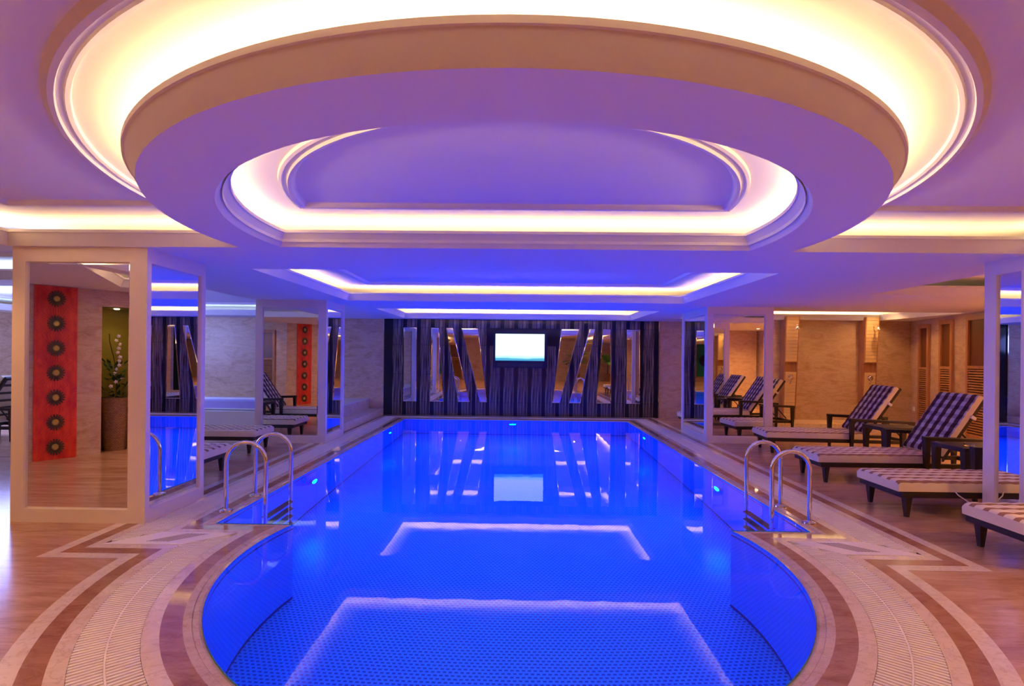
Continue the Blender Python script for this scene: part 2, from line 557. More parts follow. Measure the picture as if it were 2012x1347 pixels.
# white access plates with slotted vents on the two jogs
for s in (-1, 1):
    X = lambda x: XC + s * x
    a, b = OUT(0.285), OUT(0.575)
    pl = [(X(2.435), 4.532), (X(3.10), 4.534), (X(3.40), 4.234), (X(2.755), 4.238)]
    MB().prism(pl, -0.02, 0.004).build('access_plate', M['grate'], floor)
    vt = MB()
    for k in range(7):
        f = (k + 0.5) / 7 * 0.20 - 0.10
        x0, x1 = 2.76 + f, 2.99 + f
        y0, y1 = 4.50, 4.30
        vt.hexa([(X(x0), y0, 0.003), (X(x0 + 0.008), y0, 0.003), (X(x1 + 0.008), y1, 0.003), (X(x1), y1, 0.003),
                 (X(x0), y0, 0.0052), (X(x0 + 0.008), y0, 0.0052), (X(x1 + 0.008), y1, 0.0052), (X(x1), y1, 0.0052)])
    vt.build('vent_slots', M['drain'], floor)

# pool basin
def floor_z(y):
    return -1.70 - 0.4 * max(0.0, min(1.0, (y - 4.8) / 8.1))
o0 = OUT(0.0)
pb = MB()
L = 0.0
n = len(o0)
for i in range(n):
    j = (i + 1) % n
    a, b = o0[i], o0[j]
    dl = math.dist(a, b)
    za, zb = floor_z(a[1]), floor_z(b[1])
    def seg(z0a, z0b, z1a, z1b, mi):
        pb.quad([(*a, z0a), (*b, z0b), (*b, z1b), (*a, z1a)], [(L, z0a), (L + dl, z0b), (L + dl, z1b), (L, z1a)], mi)
    seg(-0.11, -0.11, -0.01, -0.01, 0)
    seg(-0.145, -0.145, -0.11, -0.11, 1)
    seg(za + 0.05, zb + 0.05, -0.145, -0.145, 0)
    seg(za, zb, za + 0.05, zb + 0.05, 1)
    L += dl
basin = pb.build('pool_basin', [M['poolwall'], M['navy']])
tag(basin, 'sunken pool lined with blue mosaic under blue water', 'pool', kind='structure')
pf = MB()
near = [p for p in o0 if p[1] <= 4.84 and abs(p[0] - XC) <= 2.2]
polys = [[(XC - HX, YJ), (XC + HX, YJ), (XC + HX, YF), (XC - HX, YF)]]
pf.quad([(XC - HX, YJ, floor_z(YJ)), (XC + HX, YJ, floor_z(YJ)), (XC + HX, YF, floor_z(YF)), (XC - HX, YF, floor_z(YF))],
        [(XC - HX, YJ), (XC + HX, YJ), (XC + HX, YF), (XC - HX, YF)])
pf.quad([(x, y, floor_z(y)) for x, y in near], [(x, y) for x, y in near])
pf.build('mosaic_floor', M['poolfloor'], basin)
water = flat(MB(), [OUT(0.005)], -0.018).build('pool_water', M['water'], up=True)
tag(water, 'still blue pool water mirroring the wall and coves', 'water', kind='structure')

# pool lamps
LP = [(XC - HX + 0.02, 11.3, 'X', 1), (XC - HX + 0.02, 7.1, 'X', 1), (XC + HX - 0.02, 11.0, 'X', -1), (XC + HX - 0.02, 7.0, 'X', -1), (-0.12, YF - 0.02, 'Y', -1)]
LBL = ['pool lamp under water on the tiled side by the spa steps', 'pool lamp under water beside the ladder before the tall mirror pillar',
       'pool lamp under water on the lounger side near the mosaic wall', 'pool lamp under water beside the ladder facing the loungers',
       'pool lamp under water centred in the end below the television']
for k, (x, y, ax, s) in enumerate(LP):
    z = -0.62 if k < 5 else -0.9
    e = empty('pool_lamp', (x, y, z))
    tag(e, LBL[k] if k < 5 else 'pool lamp under water in the rounded near end', 'lamp', 'lamps in the rounded end' if k > 4 else None)
    MB().lathe([(0.085, -0.03 * s), (0.10, -0.005 * s), (0.10, 0.012 * s), (0.075, 0.0)], axis=ax, seg=20).build('bezel', M['chrome'], e, smooth=True)
    MB().lathe([(0.0, 0.018 * s), (0.078, 0.014 * s)], axis=ax, seg=14).build('lens', M['lens'], e)

# ------------------------------------------------------------------ ceiling
tag(flat(MB(), [[(-13, -8), (10.2, -8), (10.2, YW), (-13, YW)]], ZH).build('ceiling', M['paint']), 'white plastered upper ceiling behind the lit coves', 'ceiling', kind='structure')
ceil = bpy.data.objects['ceiling']


def arc(c, r, a0, a1, n):
    return [(c[0] + r * math.cos(a0 + (a1 - a0) * k / n), c[1] + r * math.sin(a0 + (a1 - a0) * k / n)) for k in range(n + 1)]


def open_path(r, yl, xl=-4.75, xr=4.65):
    a = math.asin(min(1, max(-1, (yl - RC[1]) / r)))
    ring = arc(RC, r, a, -PI - a, 96)
    return [(xr, -7.9), (xr, yl)] + ring + [(xl, yl), (xl, -7.9)]


def dshape(r, yc):
    a = math.asin((yc - RC[1]) / r)
    return arc(RC, r, -PI - a, a, 72)          # counter-clockwise, chord closes it


def rect(x0, x1, y0, y1):
    return [(x0, y0), (x1, y0), (x1, y1), (x0, y1)]


outer = open_path(2.56, 4.70)
outline = [(10.2, YW), (-13, YW), (-13, -7.9)] + list(reversed(outer)) + [(10.2, -7.9)]
D1 = dshape(2.17, 4.67)
T2 = rect(-3.09, 2.97, 5.88, 9.22)
T3 = rect(-3.0, 2.95, 10.74, 13.38)
TL1 = rect(-12.2, -4.95, 4.95, 6.95)
TL2 = rect(-12.2, -4.80, 7.6, 13.0)
TR2 = [(3.95, 10.5), (9.1, 10.5), (8.9, 12.72), (3.95, 12.72)]
TR1 = rect(5.25, 7.5, 5.6, 7.75)
TA = [(-4.98, 3.75), (-5.98, 1.92), (-5.2, 1.5), (-4.98, 1.6)]
sl = MB()
holes = [D1, T2, T3, TL1, TL2, TR2, TR1, TA]
flat(sl, [outline] + holes, ZS)
flat(sl, [outline] + holes, ZSLAB)
for h in holes:
    sweep(sl, h, [(0, ZS), (0, ZSLAB)], True)
soffit = sl.build('ceiling_soffit', M['paint'], ceil)

MB().box(-13, 5.2, YW - 0.03, YW, ZSLAB, ZH).build('ceiling_edge', M['paint'], ceil)
MB().box(5.2, 9.75, 12.87, 12.9, ZSLAB, ZH).build('ceiling_edge', M['paint'], ceil)

# lips that hide the tubes, mouldings above them, and the tubes
def lip(path, closed, flare=0.05, top=ZLIP):
    prof = [(0, ZS), (flare, top - 0.028), (flare + 0.012, top - 0.026), (flare + 0.014, top), (flare - 0.02, top), (flare - 0.035, ZSLAB)]
    sweep(MB(), path, prof, closed).build('cove_lip', M['paint'], ceil)


def mould(path, closed, inset):
    b = ZH
    prof = [(inset - 0.055, b), (inset - 0.050, b - 0.020), (inset - 0.030, b - 0.026), (inset - 0.024, b - 0.016), (inset + 0.004, b - 0.020), (inset + 0.010, b - 0.038),
            (inset + 0.034, b - 0.034), (inset + 0.050, b - 0.012), (inset + 0.060, b)]
    sweep(MB(), path, prof, closed).build('trim_moulding', M['paint'], ceil, smooth=False)


def tube(path, closed, label, m, back=0.055, z=2.688):
    p = offset_path(path, -back, closed)
    o = MB().tube([(x, y, z) for x, y in p], 0.014, 5, closed).build('cove_tube', m)
    tag(o, label, 'light')


lip(outer, False)
mould(open_path(2.56 + 0.31, 4.20, -4.25, 4.15), False, 0.0)
tube(outer, False, 'warm tube lamp hidden behind the lip of the big round cove', M['cove'])
lip(D1, True, 0.075)
mould(dshape(1.75, 4.22), True, 0.0)
tube(D1, True, 'warm tube lamp hidden in the half round inner cove', M['cove'])
for P, ins, mt, lb in ((T2, 0.50, 'cove', 'warm tube lamp hidden in the rectangular cove mid pool'),
                       (T3, 0.45, 'cove', 'warm tube lamp hidden in the cove before the mosaic wall'),
                       (TL1, 0.5, 'coolcove', 'cool tube lamp hidden in the cove behind the first mirror pillar'),
                       (TL2, 0.6, 'coolcove', 'cool tube lamp hidden in the cove over the spa'),
                       (TR2, 0.5, 'cove', 'warm tube lamp hidden in the cove before the showers'),
                       (TR1, 0.3, None, None),
                       (TA, 0.25, 'cove', 'warm tube lamp hidden in the slanted cove by the red panel')):
    lip(P, True, 0.04)
    mould(P, True, ins)
    if mt:
        tube(P, True, lb, M[mt])

# ------------------------------------------------------------------ walls
def wall(name, x0, y0, x1, y1, m, label, th=0.15, z1=ZH, side=1):
    """slab from (x0,y0) to (x1,y1), thickness to its left"""
    d = Vector((x1 - x0, y1 - y0)).normalized(); nn = Vector((-d.y, d.x)) * th * side
    pl = [(x0, y0), (x1, y1), (x1 + nn.x, y1 + nn.y), (x0 + nn.x, y0 + nn.y)]
    o = MB().prism(pl, 0.0, z1).build(name, m)
    tag(o, label, 'wall', kind='structure')
    return o


wall('wall_back', 5.2, YW, -13, YW, M['wall'], 'beige marble end wall either side of the mosaic', side=-1)
wall('wall_showers', 10.2, 12.9, 5.2, 12.9, M['wall'], 'warm beige marble wall behind the two showers', side=-1)
wall('wall_left', -13, YW, -13, -8, M['wall'], 'marble wall closing the spa side', side=-1)
wall('wall_front', -13, -8, 10.2, -8, M['wall'], 'marble wall behind the viewer', side=-1)
RX0, RY0, RX1, RY1 = 9.79, 12.9, 8.45, 7.4
wall('wall_right', RX1, RY1, RX0, RY0, M['wall'], 'slanted warm marble wall with louvred doors', side=-1)
wall('wall_side', 8.3, -8, RX1, RY1, M['wall'], 'marble wall on the lounger side nearer the viewer', side=-1)
wall('wall_return', 8.3, 1.6, 6.6, 1.7, M['wall'], 'short marble wall behind the lounger row', side=1)

# far mosaic wall: streaked and black glass pieces
mw = empty('wall_mosaic', (0, YW, 0))
tag(mw, 'black and streaked glass mosaic wall with mirror wedges at the pool end', 'wall', kind='structure')
MB().box(-3.60, 3.74, -0.02, -0.001, 0, 2.60).build('backing', M['black'], mw)
rows = [0.0, 0.369, 1.107, 1.886, 2.351, 2.60]
ROWJ = 0.006
random.seed(3)
pieces = {}
def piece(name, w, z0, z1, m, x):
    key = (name, round(w, 3), round(z0, 3))
    if key not in pieces:
        q = MB().box(-w / 2 + 0.002, w / 2 - 0.002, -0.045 if name == 'streaked_panel' else -0.03, -0.02, z0 + ROWJ / 2, z1 - ROWJ / 2)
        pieces[key] = q.build(name, m, mw, (x, 0, 0))
        return pieces[key]
    o = pieces[key].copy(); COL.objects.link(o); o.location = (x, 0, 0)
    return o
xs = -3.372
wS, wB = 0.283, 0.090
for r in range(5):
    piece('black_strip', 0.21, rows[r], rows[r + 1], M['black'], -3.485)
k = 0
x = -3.372
while x < 3.72:
    for r in range(5):
        w = min(wS, 3.735 - x)
        if w > 0.05:
            if not (r >= 3 and -0.72 < x + w / 2 < 0.95) or r == 4:
                o = piece('streaked_panel', w, rows[r], rows[r + 1], M['streak'], x + w / 2)
                o.rotation_euler = (random.uniform(-0.004, 0.004), 0, random.uniform(-0.012, 0.012))
            if not (r == 3 and -0.72 < x + w + wB / 2 < 0.95) and x + w + wB < 3.735:
                piece('black_strip', wB, rows[r], rows[r + 1], M['black'], x + w + wB / 2)
    x += wS + wB
# fill behind the television
MB().box(-0.78, 1.0, -0.04, -0.02, 1.89, 2.348).build('niche_panel', M['black'], mw)
TRAP = [(-3.078, -2.727, -3.071, -2.714), (-2.337, -2.131, -2.357, -1.987), (-1.939, -1.761, -1.596, -1.288), (-1.528, -1.076, -1.014, -0.822),
        (1.151, 1.628, 0.927, 1.125), (1.901, 2.051, 1.377, 1.677), (2.262, 2.467, 2.093, 2.494), (2.894, 3.239, 2.895, 3.26)]
for (a, b, c, d) in TRAP:
    z0, z1 = 0.372, 2.348
    P = [(c, -0.046, z0), (d, -0.046, z0), (d, -0.03, z0), (c, -0.03, z0), (a, -0.046, z1), (b, -0.046, z1), (b, -0.03, z1), (a, -0.03, z1)]
    q = MB()
    e = 0.016
    F = [(c, -0.050, z0), (d, -0.050, z0), (b, -0.050, z1), (a, -0.050, z1)]
    I = [(c + e, -0.054, z0 + e), (d - e, -0.054, z0 + e), (b - e, -0.054, z1 - e), (a + e, -0.054, z1 - e)]
    B = [(c, -0.03, z0), (d, -0.03, z0), (b, -0.03, z1), (a, -0.03, z1)]
    q.quad(I)
    for i in range(4):
        j = (i + 1) % 4
        q.quad([F[i], F[j], I[j], I[i]]); q.quad([B[i], B[j], F[j], F[i]])
    q.build('mirror_wedge', M['mirror'], mw)
MB().box(3.74, 3.76, -0.06, 0.0, 0, 2.60).build('edge_trim', M['chrome'], mw)
MB().box(-3.62, -3.60, -0.06, 0.0, 0, 2.60).build('edge_trim', M['chrome'], mw)

# ------------------------------------------------------------------ television
tv = empty('television', (0.05, YW - 0.152, 1.30))
tag(tv, 'flat television showing a glowing white and cyan picture on the mosaic wall', 'television')
bx = MB(); bx.box(-0.71, 0.72, 0.0, 0.09, 0.0, 0.98); bx.build('body', M['tv'], tv, bevel=0.012)
fr = MB()
fr.box(-0.71, -0.655, -0.012, 0.0, 0.0, 0.98); fr.box(0.645, 0.72, -0.012, 0.0, 0.0, 0.98); fr.box(-0.655, 0.645, -0.012, 0.0, 0.90, 0.98); fr.box(-0.655, 0.645, -0.012, 0.0, 0.0, 0.19)
fr = fr.build('bezel', M['tv'], tv)
MB().box(-0.655, 0.645, -0.006, -0.001, 0.19, 0.90).build('screen', M['screen'], fr)
MB().box(-0.60, 0.60, -0.018, -0.012, 0.03, 0.13).build('speaker_bar', M['dark'], tv)

# ------------------------------------------------------------------ mirror clad pillars
def mirror_panel(mb, axis, c, a0, a1, z0, z1, s):
    """bevel edged mirror; axis 'Y': plane y=c facing s; axis 'X': plane x=c facing s"""
    e = 0.022
    def P(a, d, z):
        return (a, c + s * d, z) if axis == 'Y' else (c + s * d, a, z)
    o = [P(a0, 0.002, z0), P(a1, 0.002, z0), P(a1, 0.002, z1), P(a0, 0.002, z1)]
    i = [P(a0 + e, 0.005, z0 + e), P(a1 - e, 0.005, z0 + e), P(a1 - e, 0.005, z1 - e), P(a0 + e, 0.005, z1 - e)]
    mb.quad(i)
    for k in range(4):
        j = (k + 1) % 4
        mb.quad([o[k], o[j], i[j], i[k]])
    return mb


def pillar(x0, x1, y0, y1, label, front, side, side_x, back=True):
    root = empty('mirror_pillar', ((x0 + x1) / 2, (y0 + y1) / 2, 0))
    tag(root, label, 'pillar', kind='structure')
    ox, oy = (x0 + x1) / 2, (y0 + y1) / 2
    w, d = (x1 - x0) / 2, (y1 - y0) / 2
    MB().box(-w + 0.03, w - 0.03, -d + 0.03, d - 0.03, 0, ZS).build('core', M['pillar'], root)
    T = 0.03
    # framed faces: stiles and rails stand proud of the mirrors
    def face(axis, c, a0, a1, m0, m1, s):
        za, zb = 0.125, 2.445
        for nm, (p0, p1, q0, q1) in (('rail', (a0, a1, 0.0, za)), ('rail', (a0, a1, zb, ZS)), ('stile', (a0, m0, za, zb)), ('stile', (m1, a1, za, zb))):
            b = MB()
            lo, hi = (c - s * T, c) if s > 0 else (c, c - s * T)
            if axis == 'Y':
                b.box(p0, p1, lo, hi, q0, q1)
            else:
                b.box(lo, hi, p0, p1, q0, q1)
            b.build('frame_' + nm, M['pillar'], root)
        mb = mirror_panel(MB(), axis, c - s * (T - 0.004), m0, m1, za, zb, s)
        mb.build('mirror', M['mirror'], root)
    face('Y', -d, -w, w, front[0] - ox, front[1] - ox, -1)
    face('Y', d, -w, w, front[0] - ox, front[1] - ox, 1)
    sgn = 1 if side_x > ox else -1
    face('X', sgn * w, -d + T, d - T, side[0] - oy, side[1] - oy, sgn)
    face('X', -sgn * w, -d + T, d - T, -d + 0.12, d - 0.12, -sgn)
    return root


pillar(-4.755, -3.48, 4.75, 5.65, 'mirror clad cream pillar nearest, reflecting a red panel and the ladder', (-4.633, -3.644), (4.81, 5.58), -3.48)
pillar(-4.74, -3.46, 9.18, 10.15, 'mirror clad cream pillar beside the spa steps', (-4.62, -3.60), (9.26, 10.06), -3.46)
pillar(3.58, 4.83, 9.75, 11.25, 'mirror clad cream pillar beyond the loungers, reflecting their backs', (3.70, 4.68), (9.88, 11.20), 3.58)
pillar(4.65, 5.90, 4.60, 5.17, 'mirror clad cream pillar between the two nearest loungers', (4.78, 5.77), (4.795, 5.045), 4.65)

# ------------------------------------------------------------------ spa and its steps
spa = empty('spa_tub', (-7.2, 11.82, 0))
tag(spa, 'raised white spa tub with pale rim holding blue water', 'spa tub')
hole = [(2.3, -0.9), (2.3, 0.9), (1.9, 1.3), (-1.7, 1.3), (-2.1, 0.9), (-2.1, -0.9), (-1.7, -1.3), (1.9, -1.3)]
q = MB()
ro = rect(-2.5, 3.2, -1.6, 1.92)
flat(q, [ro, hole], 0.44); sweep(q, ro, [(0, 0), (0, 0.44)], True)
q.build('surround', M['white_rim'], spa)
q = MB(); sweep(q, hole, [(0, 0.44), (-0.10, 0.45), (-0.10, 0.47), (0.02, 0.47), (0.05, 0.40), (0.15, 0.10)], True); q.build('rim', M['white_rim'], spa)
M['spawater'] = mat('spa_water', (0.01, 0.07, 0.85), 0.12, spec=0.15)
flat(MB(), [hole], 0.425).build('water', M['spawater'], spa)
st = empty('spa_steps', (-3.8, 11.9, 0))
tag(st, 'cream stone steps leading up to the spa beside the end wall', 'steps')
MB().box(-0.19, 0.2, -1.7, 1.8, 0, 0.172).build('step', M['floor_cream'], st, bevel=0.006)
q = MB(); q.box(-0.2, -0.19 , -1.7, 1.8, 0, 0.42); q.build('riser', M['floor_cream'], st)
lamp('spa_corner_fill', 'POINT', (-7.6, 9.6, 2.2), 50, (0.22, 0.28, 1.0), 0.3)  # added blue fill lamps without fittings, brightening the spa corner
lamp('spa_corner_fill', 'POINT', (-10.6, 9.9, 2.1), 750, (0.28, 0.36, 1.0), 0.9)

# ------------------------------------------------------------------ pool ladders
def ladder(x_deck, x_pool, ys, label, s):
    root = empty('pool_ladder', ((x_deck + x_pool) / 2, (ys[0] + ys[1]) / 2, 0))
    tag(root, label, 'ladder')
    cx, cy = root.location.x, root.location.y
    w = (x_pool - x_deck) / 2
    for y in ys:
        r = abs(w)
        zt = 0.70 - r
        pts = [(-w, y - cy, 0.0), (-w, y - cy, zt * 0.5)]
        for k in range(0, 17):
            a = PI * k / 16
            pts.append((-w * math.cos(a), y - cy, zt + r * math.sin(a)))
        pts += [(w, y - cy, -0.2), (w, y - cy, -0.95)]
        hr = MB().tube(pts, 0.021, 12).build('handrail', M['chrome'], root, smooth=True)
        MB().lathe([(0.065, 0.0), (0.062, 0.012), (0.035, 0.022), (0.024, 0.024)], (-w, y - cy, 0.001), 20).build('flange', M['chrome'], hr, smooth=True)
    for z in (-0.16, -0.42, -0.68, -0.92):
        MB().box(w - 0.04, w + 0.04, ys[0] - cy, ys[1] - cy, z - 0.012, z + 0.012).build('tread', M['tread'], root, bevel=0.004)
    return root


ladder(2.87, 2.50, (5.05, 5.61), 'chrome pool ladder with two hooped rails on the lounger side', 1)
ladder(-2.955, -2.55, (5.17, 5.75), 'chrome pool ladder with two hooped rails before the mirror pillar', -1)

# ------------------------------------------------------------------ loungers
def cushion(x0, x1, w, th, nr, u0=0.0, amp=0.010):
    """channelled pad from x0 to x1 along x, width w, top at z = th; UV: u across, v along"""
    q = MB()
    nx = nr * 6
    top = []
    prof = [(-w / 2, 0.0), (-w / 2 - 0.004, th * 0.5), (-w / 2 + 0.004, th * 0.85), (-w / 2 + 0.03, th), (0, th + 0.004), (w / 2 - 0.03, th), (w / 2 - 0.004, th * 0.85), (w / 2 + 0.004, th * 0.5), (w / 2, 0.0)]
    acc = [0.0]
    for a, b in zip(prof, prof[1:]):
        acc.append(acc[-1] + math.dist(a, b))
    rows_ = []
    for i in range(nx + 1):
        x = x0 + (x1 - x0) * i / nx
        dz = -0.6 * amp * (1 - abs(math.sin(PI * i / 6))) if 0 < i < nx else -amp * 2.2
        rows_.append([(x, y, z + (dz if z > th * 0.6 else 0)) for y, z in prof])
    for i in range(nx):
        for j in range(len(prof) - 1):
            v0 = u0 + (x1 - x0) * i / nx; v1 = u0 + (x1 - x0) * (i + 1) / nx
            q.quad([rows_[i][j], rows_[i][j + 1], rows_[i + 1][j + 1], rows_[i + 1][j]],
                   [(acc[j] + 0.04, v0), (acc[j + 1] + 0.04, v0), (acc[j + 1] + 0.04, v1), (acc[j] + 0.04, v1)], 1 if j in (0, 1, 6, 7) else 0)
    q.quad(rows_[0], None, 1); q.quad(list(reversed(rows_[-1])), None, 1)
    q.quad([rows_[0][0], rows_[-1][0], rows_[-1][-1], rows_[0][-1]], None, 1)
    return q


HG, BACK, BANG = 1.58, 0.98, math.radians(56)
def make_lounger():
    root = empty('sun_lounger')
    w = 0.64
    f = MB()
    for s in (-1, 1):
        f.box(0.03, 2.34, s * 0.30 - 0.022, s * 0.30 + 0.022, 0.205, 0.262)
    f.box(0.03, 0.08, -0.30, 0.30, 0.205, 0.262); f.box(2.29, 2.34, -0.30, 0.30, 0.205, 0.262); f.box(1.52, 1.57, -0.30, 0.30, 0.21, 0.258)
    f.build('frame', M['rattan'], root, bevel=0.006)
    d = MB(); d.box(0.05, 1.60, -0.28, 0.28, 0.258, 0.268); d.build('seat_deck', M['rattan'], root)
    for s in (-1, 1):
        l = MB()
        x, y = 0.12, s * 0.27
        a, b = 0.034, 0.017
        l.hexa([(x - b, y - b, 0), (x + b, y - b, 0), (x + b, y + b, 0), (x - b, y + b, 0), (x - a, y - a, 0.21), (x + a, y - a, 0.21), (x + a, y + a, 0.21), (x - a, y + a, 0.21)])
        l.build('leg', M['rattan'], root)
        # arm: front post, sloping top, rear post, both posts to the floor
        y = s * 0.35
        tp = MB(); tp.hexa([(1.32, y - 0.036, 0.575), (2.34, y - 0.036, 0.545), (2.34, y + 0.036, 0.545), (1.32, y + 0.036, 0.575), (1.32, y - 0.036, 0.625), (2.34, y - 0.036, 0.59), (2.34, y + 0.036, 0.59), (1.32, y + 0.036, 0.625)])
        at_ = tp.build('armrest', M['rattan'], root, bevel=0.008)
        for x, zt in ((1.36, 0.60), (2.30, 0.57)):
            ar = MB()
            ar.hexa([(x - b, y - b, 0), (x + b, y - b, 0), (x + b, y + b, 0), (x - b, y + b, 0), (x - a, y - a, zt), (x + a, y - a, zt), (x + a, y + a, zt), (x - a, y + a, zt)])
            ar.build('arm_post', M['rattan'], at_)
    c = cushion(0.0, HG, w, 0.108, 12)
    o = c.build('seat_cushion', [M['gingham'], M['piping']], root, (0, 0, 0.269), smooth=True)
    bk = empty('backrest_pivot')
    bpy.data.objects.remove(bk)
    bf = MB()
    for s in (-1, 1):
        bf.box(0.0, BACK + 0.02, s * 0.29 - 0.02, s * 0.29 + 0.02, -0.05, -0.005)
    bf.box(BACK - 0.03, BACK + 0.02, -0.29, 0.29, -0.05, -0.005)
    for k in range(5):
        bf.box(0.12 + k * 0.17, 0.15 + k * 0.17, -0.28, 0.28, -0.035, -0.01)
    o = bf.build('back_frame', M['rattan'], root, (HG - 0.01, 0, 0.318)); o.rotation_euler = (0, -BANG, 0)
    o = cushion(0.05, BACK, w, 0.085, 8, HG).build('back_cushion', [M['gingham_back_shaded'], M['piping']], root, (HG - 0.01, 0, 0.318), smooth=True); o.rotation_euler = (0, -BANG, 0); bcu = o
    tg = MB(); tg.box(0.66, 0.70, -0.345, -0.30, -0.055, 0.01); tg.build('strap_tag', M['whitetag'], bcu)
    for s in (-1, 1):
        MB().tube([(HG + 0.28, s * 0.24, 0.70), (2.22, s * 0.24, 0.30)], 0.012, 6).build('back_prop', M['rattan'], root)
    return root


proto = make_lounger()
SPOTS = [  # x foot, y centre, heading of head end, label
    (3.90, 4.21, 0.0, 'dark rattan lounger nearest the viewer, before the mirror pillar'),
    (3.88, 5.57, 0.0, 'dark rattan lounger passing behind the near mirror pillar, loose cord under it'),
    (3.92, 7.02, 0.0, 'dark rattan lounger with checked pad between two side tables'),
    (4.26, 9.08, -0.075, 'dark rattan lounger with checked pad before the far mirror pillar'),
    (3.70, 11.60, 0.0, 'dark rattan lounger half hidden behind the far mirror pillar'),
    (-3.92, 6.68, PI, 'dark rattan lounger nearer the first mirror pillar on the spa side'),
    (-4.20, 8.47, PI, 'dark rattan lounger before the spa and its mirror pillar'),
    (-11.25, 9.3, 0.0, 'dark lounger backrest just seen past the edge of the first pillar'),
]
for i, (x, y, a, lb) in enumerate(SPOTS):
    o = proto if i == 0 else copy_tree(proto)
    o.location = (x, y, 0)
    o.rotation_euler = (0, 0, a)
    tag(o, lb, 'sun lounger', 'rattan loungers beside the pool')
cord = MB().tube([(4.42, 5.235, 0.30), (4.45, 5.215, 0.25), (4.52, 5.20, 0.20), (4.56, 5.19, 0.165)], 0.006, 6).build('cushion_tie', M['whitetag'])
tag(cord, 'cream cushion tie dangling under the pad of a lounger', 'cord')

# side tables
def make_table():
    root = empty('side_table')
    MB().box(-0.33, 0.33, -0.25, 0.25, 0.53, 0.585).build('table_top', M['rattan'], root, bevel=0.008)
    for sx in (-1, 1):
        for sy in (-1, 1):
            x, y = sx * 0.29, sy * 0.21
            MB().hexa([(x - .022, y - .022, 0), (x + .022, y - .022, 0), (x + .022, y + .022, 0), (x - .022, y + .022, 0), (x - .036, y - .036, .53), (x + .036, y - .036, .53), (x + .036, y + .036, .53), (x - .036, y + .036, .53)]).build('leg', M['rattan'], root)
    MB().box(-0.28, 0.28, -0.2, 0.2, 0.14, 0.16).build('shelf', M['rattan'], root)
    return root
tb = make_table()
for i, (x, y, lb) in enumerate(((5.55, 6.28, 'dark rattan side table with a glass ashtray on it'), (5.85, 8.02, 'dark rattan side table between the two checked backrests'),
                                (-5.6, 7.55, 'dark rattan side table between the two spa side loungers'))):
    o = tb if i == 0 else copy_tree(tb)
    o.location = (x, y, 0)
    tag(o, lb, 'side table', 'rattan side tables')
tag(MB().lathe([(0.0, 0.0), (0.05, 0.0), (0.062, 0.035), (0.052, 0.035), (0.042, 0.012), (0.0, 0.010)], (5.42, 6.2, 0.586), 20).build('ashtray', M['glass'], smooth=True),
    'small clear glass ashtray on the side table', 'ashtray')

# ------------------------------------------------------------------ shower deck, shower panels
dk = empty('shower_deck', (0, 0, 0))
tag(dk, 'low cream deck with fanned teak slats under the showers', 'deck')
q = MB(); q.box(5.25, 9.15, 11.98, 12.89, 0.0, 0.085); q.build('platform', M['floor_cream'], dk)
for cx in (6.72, 8.64):
    cy = 12.95
    R1 = 1.28
    for k in range(23):
        a = PI + PI * (k + 0.5) / 23
        ww = PI / 23 * 0.41
        pts = []
        for r, hw in ((0.16, 0.012), (R1, None)):
            for sgn in (-1, 1):
                an = a + sgn * ww
                rr = r
                x, y = cx + rr * math.cos(an), cy + rr * math.sin(an)
                pts.append((x, y))
        # clip to the platform
        def clip(p):
            x, y = p
            if y < 12.0:
                tt = (cy - 12.0) / (cy - y); x = cx + (x - cx) * tt; y = 12.0
            lim = 0.94 if x < cx else min(0.94, 9.12 - cx)
            if abs(x - cx) > lim:
                tt = lim / abs(x - cx); x = cx + (x - cx) * tt; y = cy + (y - cy) * tt
            return (x, min(y, 12.86))
        P = [clip(p) for p in (pts[0], pts[1], pts[3], pts[2])]
        if abs(P[2][0] - P[1][0]) + abs(P[2][1] - P[1][1]) < 0.1:
            continue
        MB().prism(P, 0.086, 0.105).build('slat', M['stone_strip'], dk)


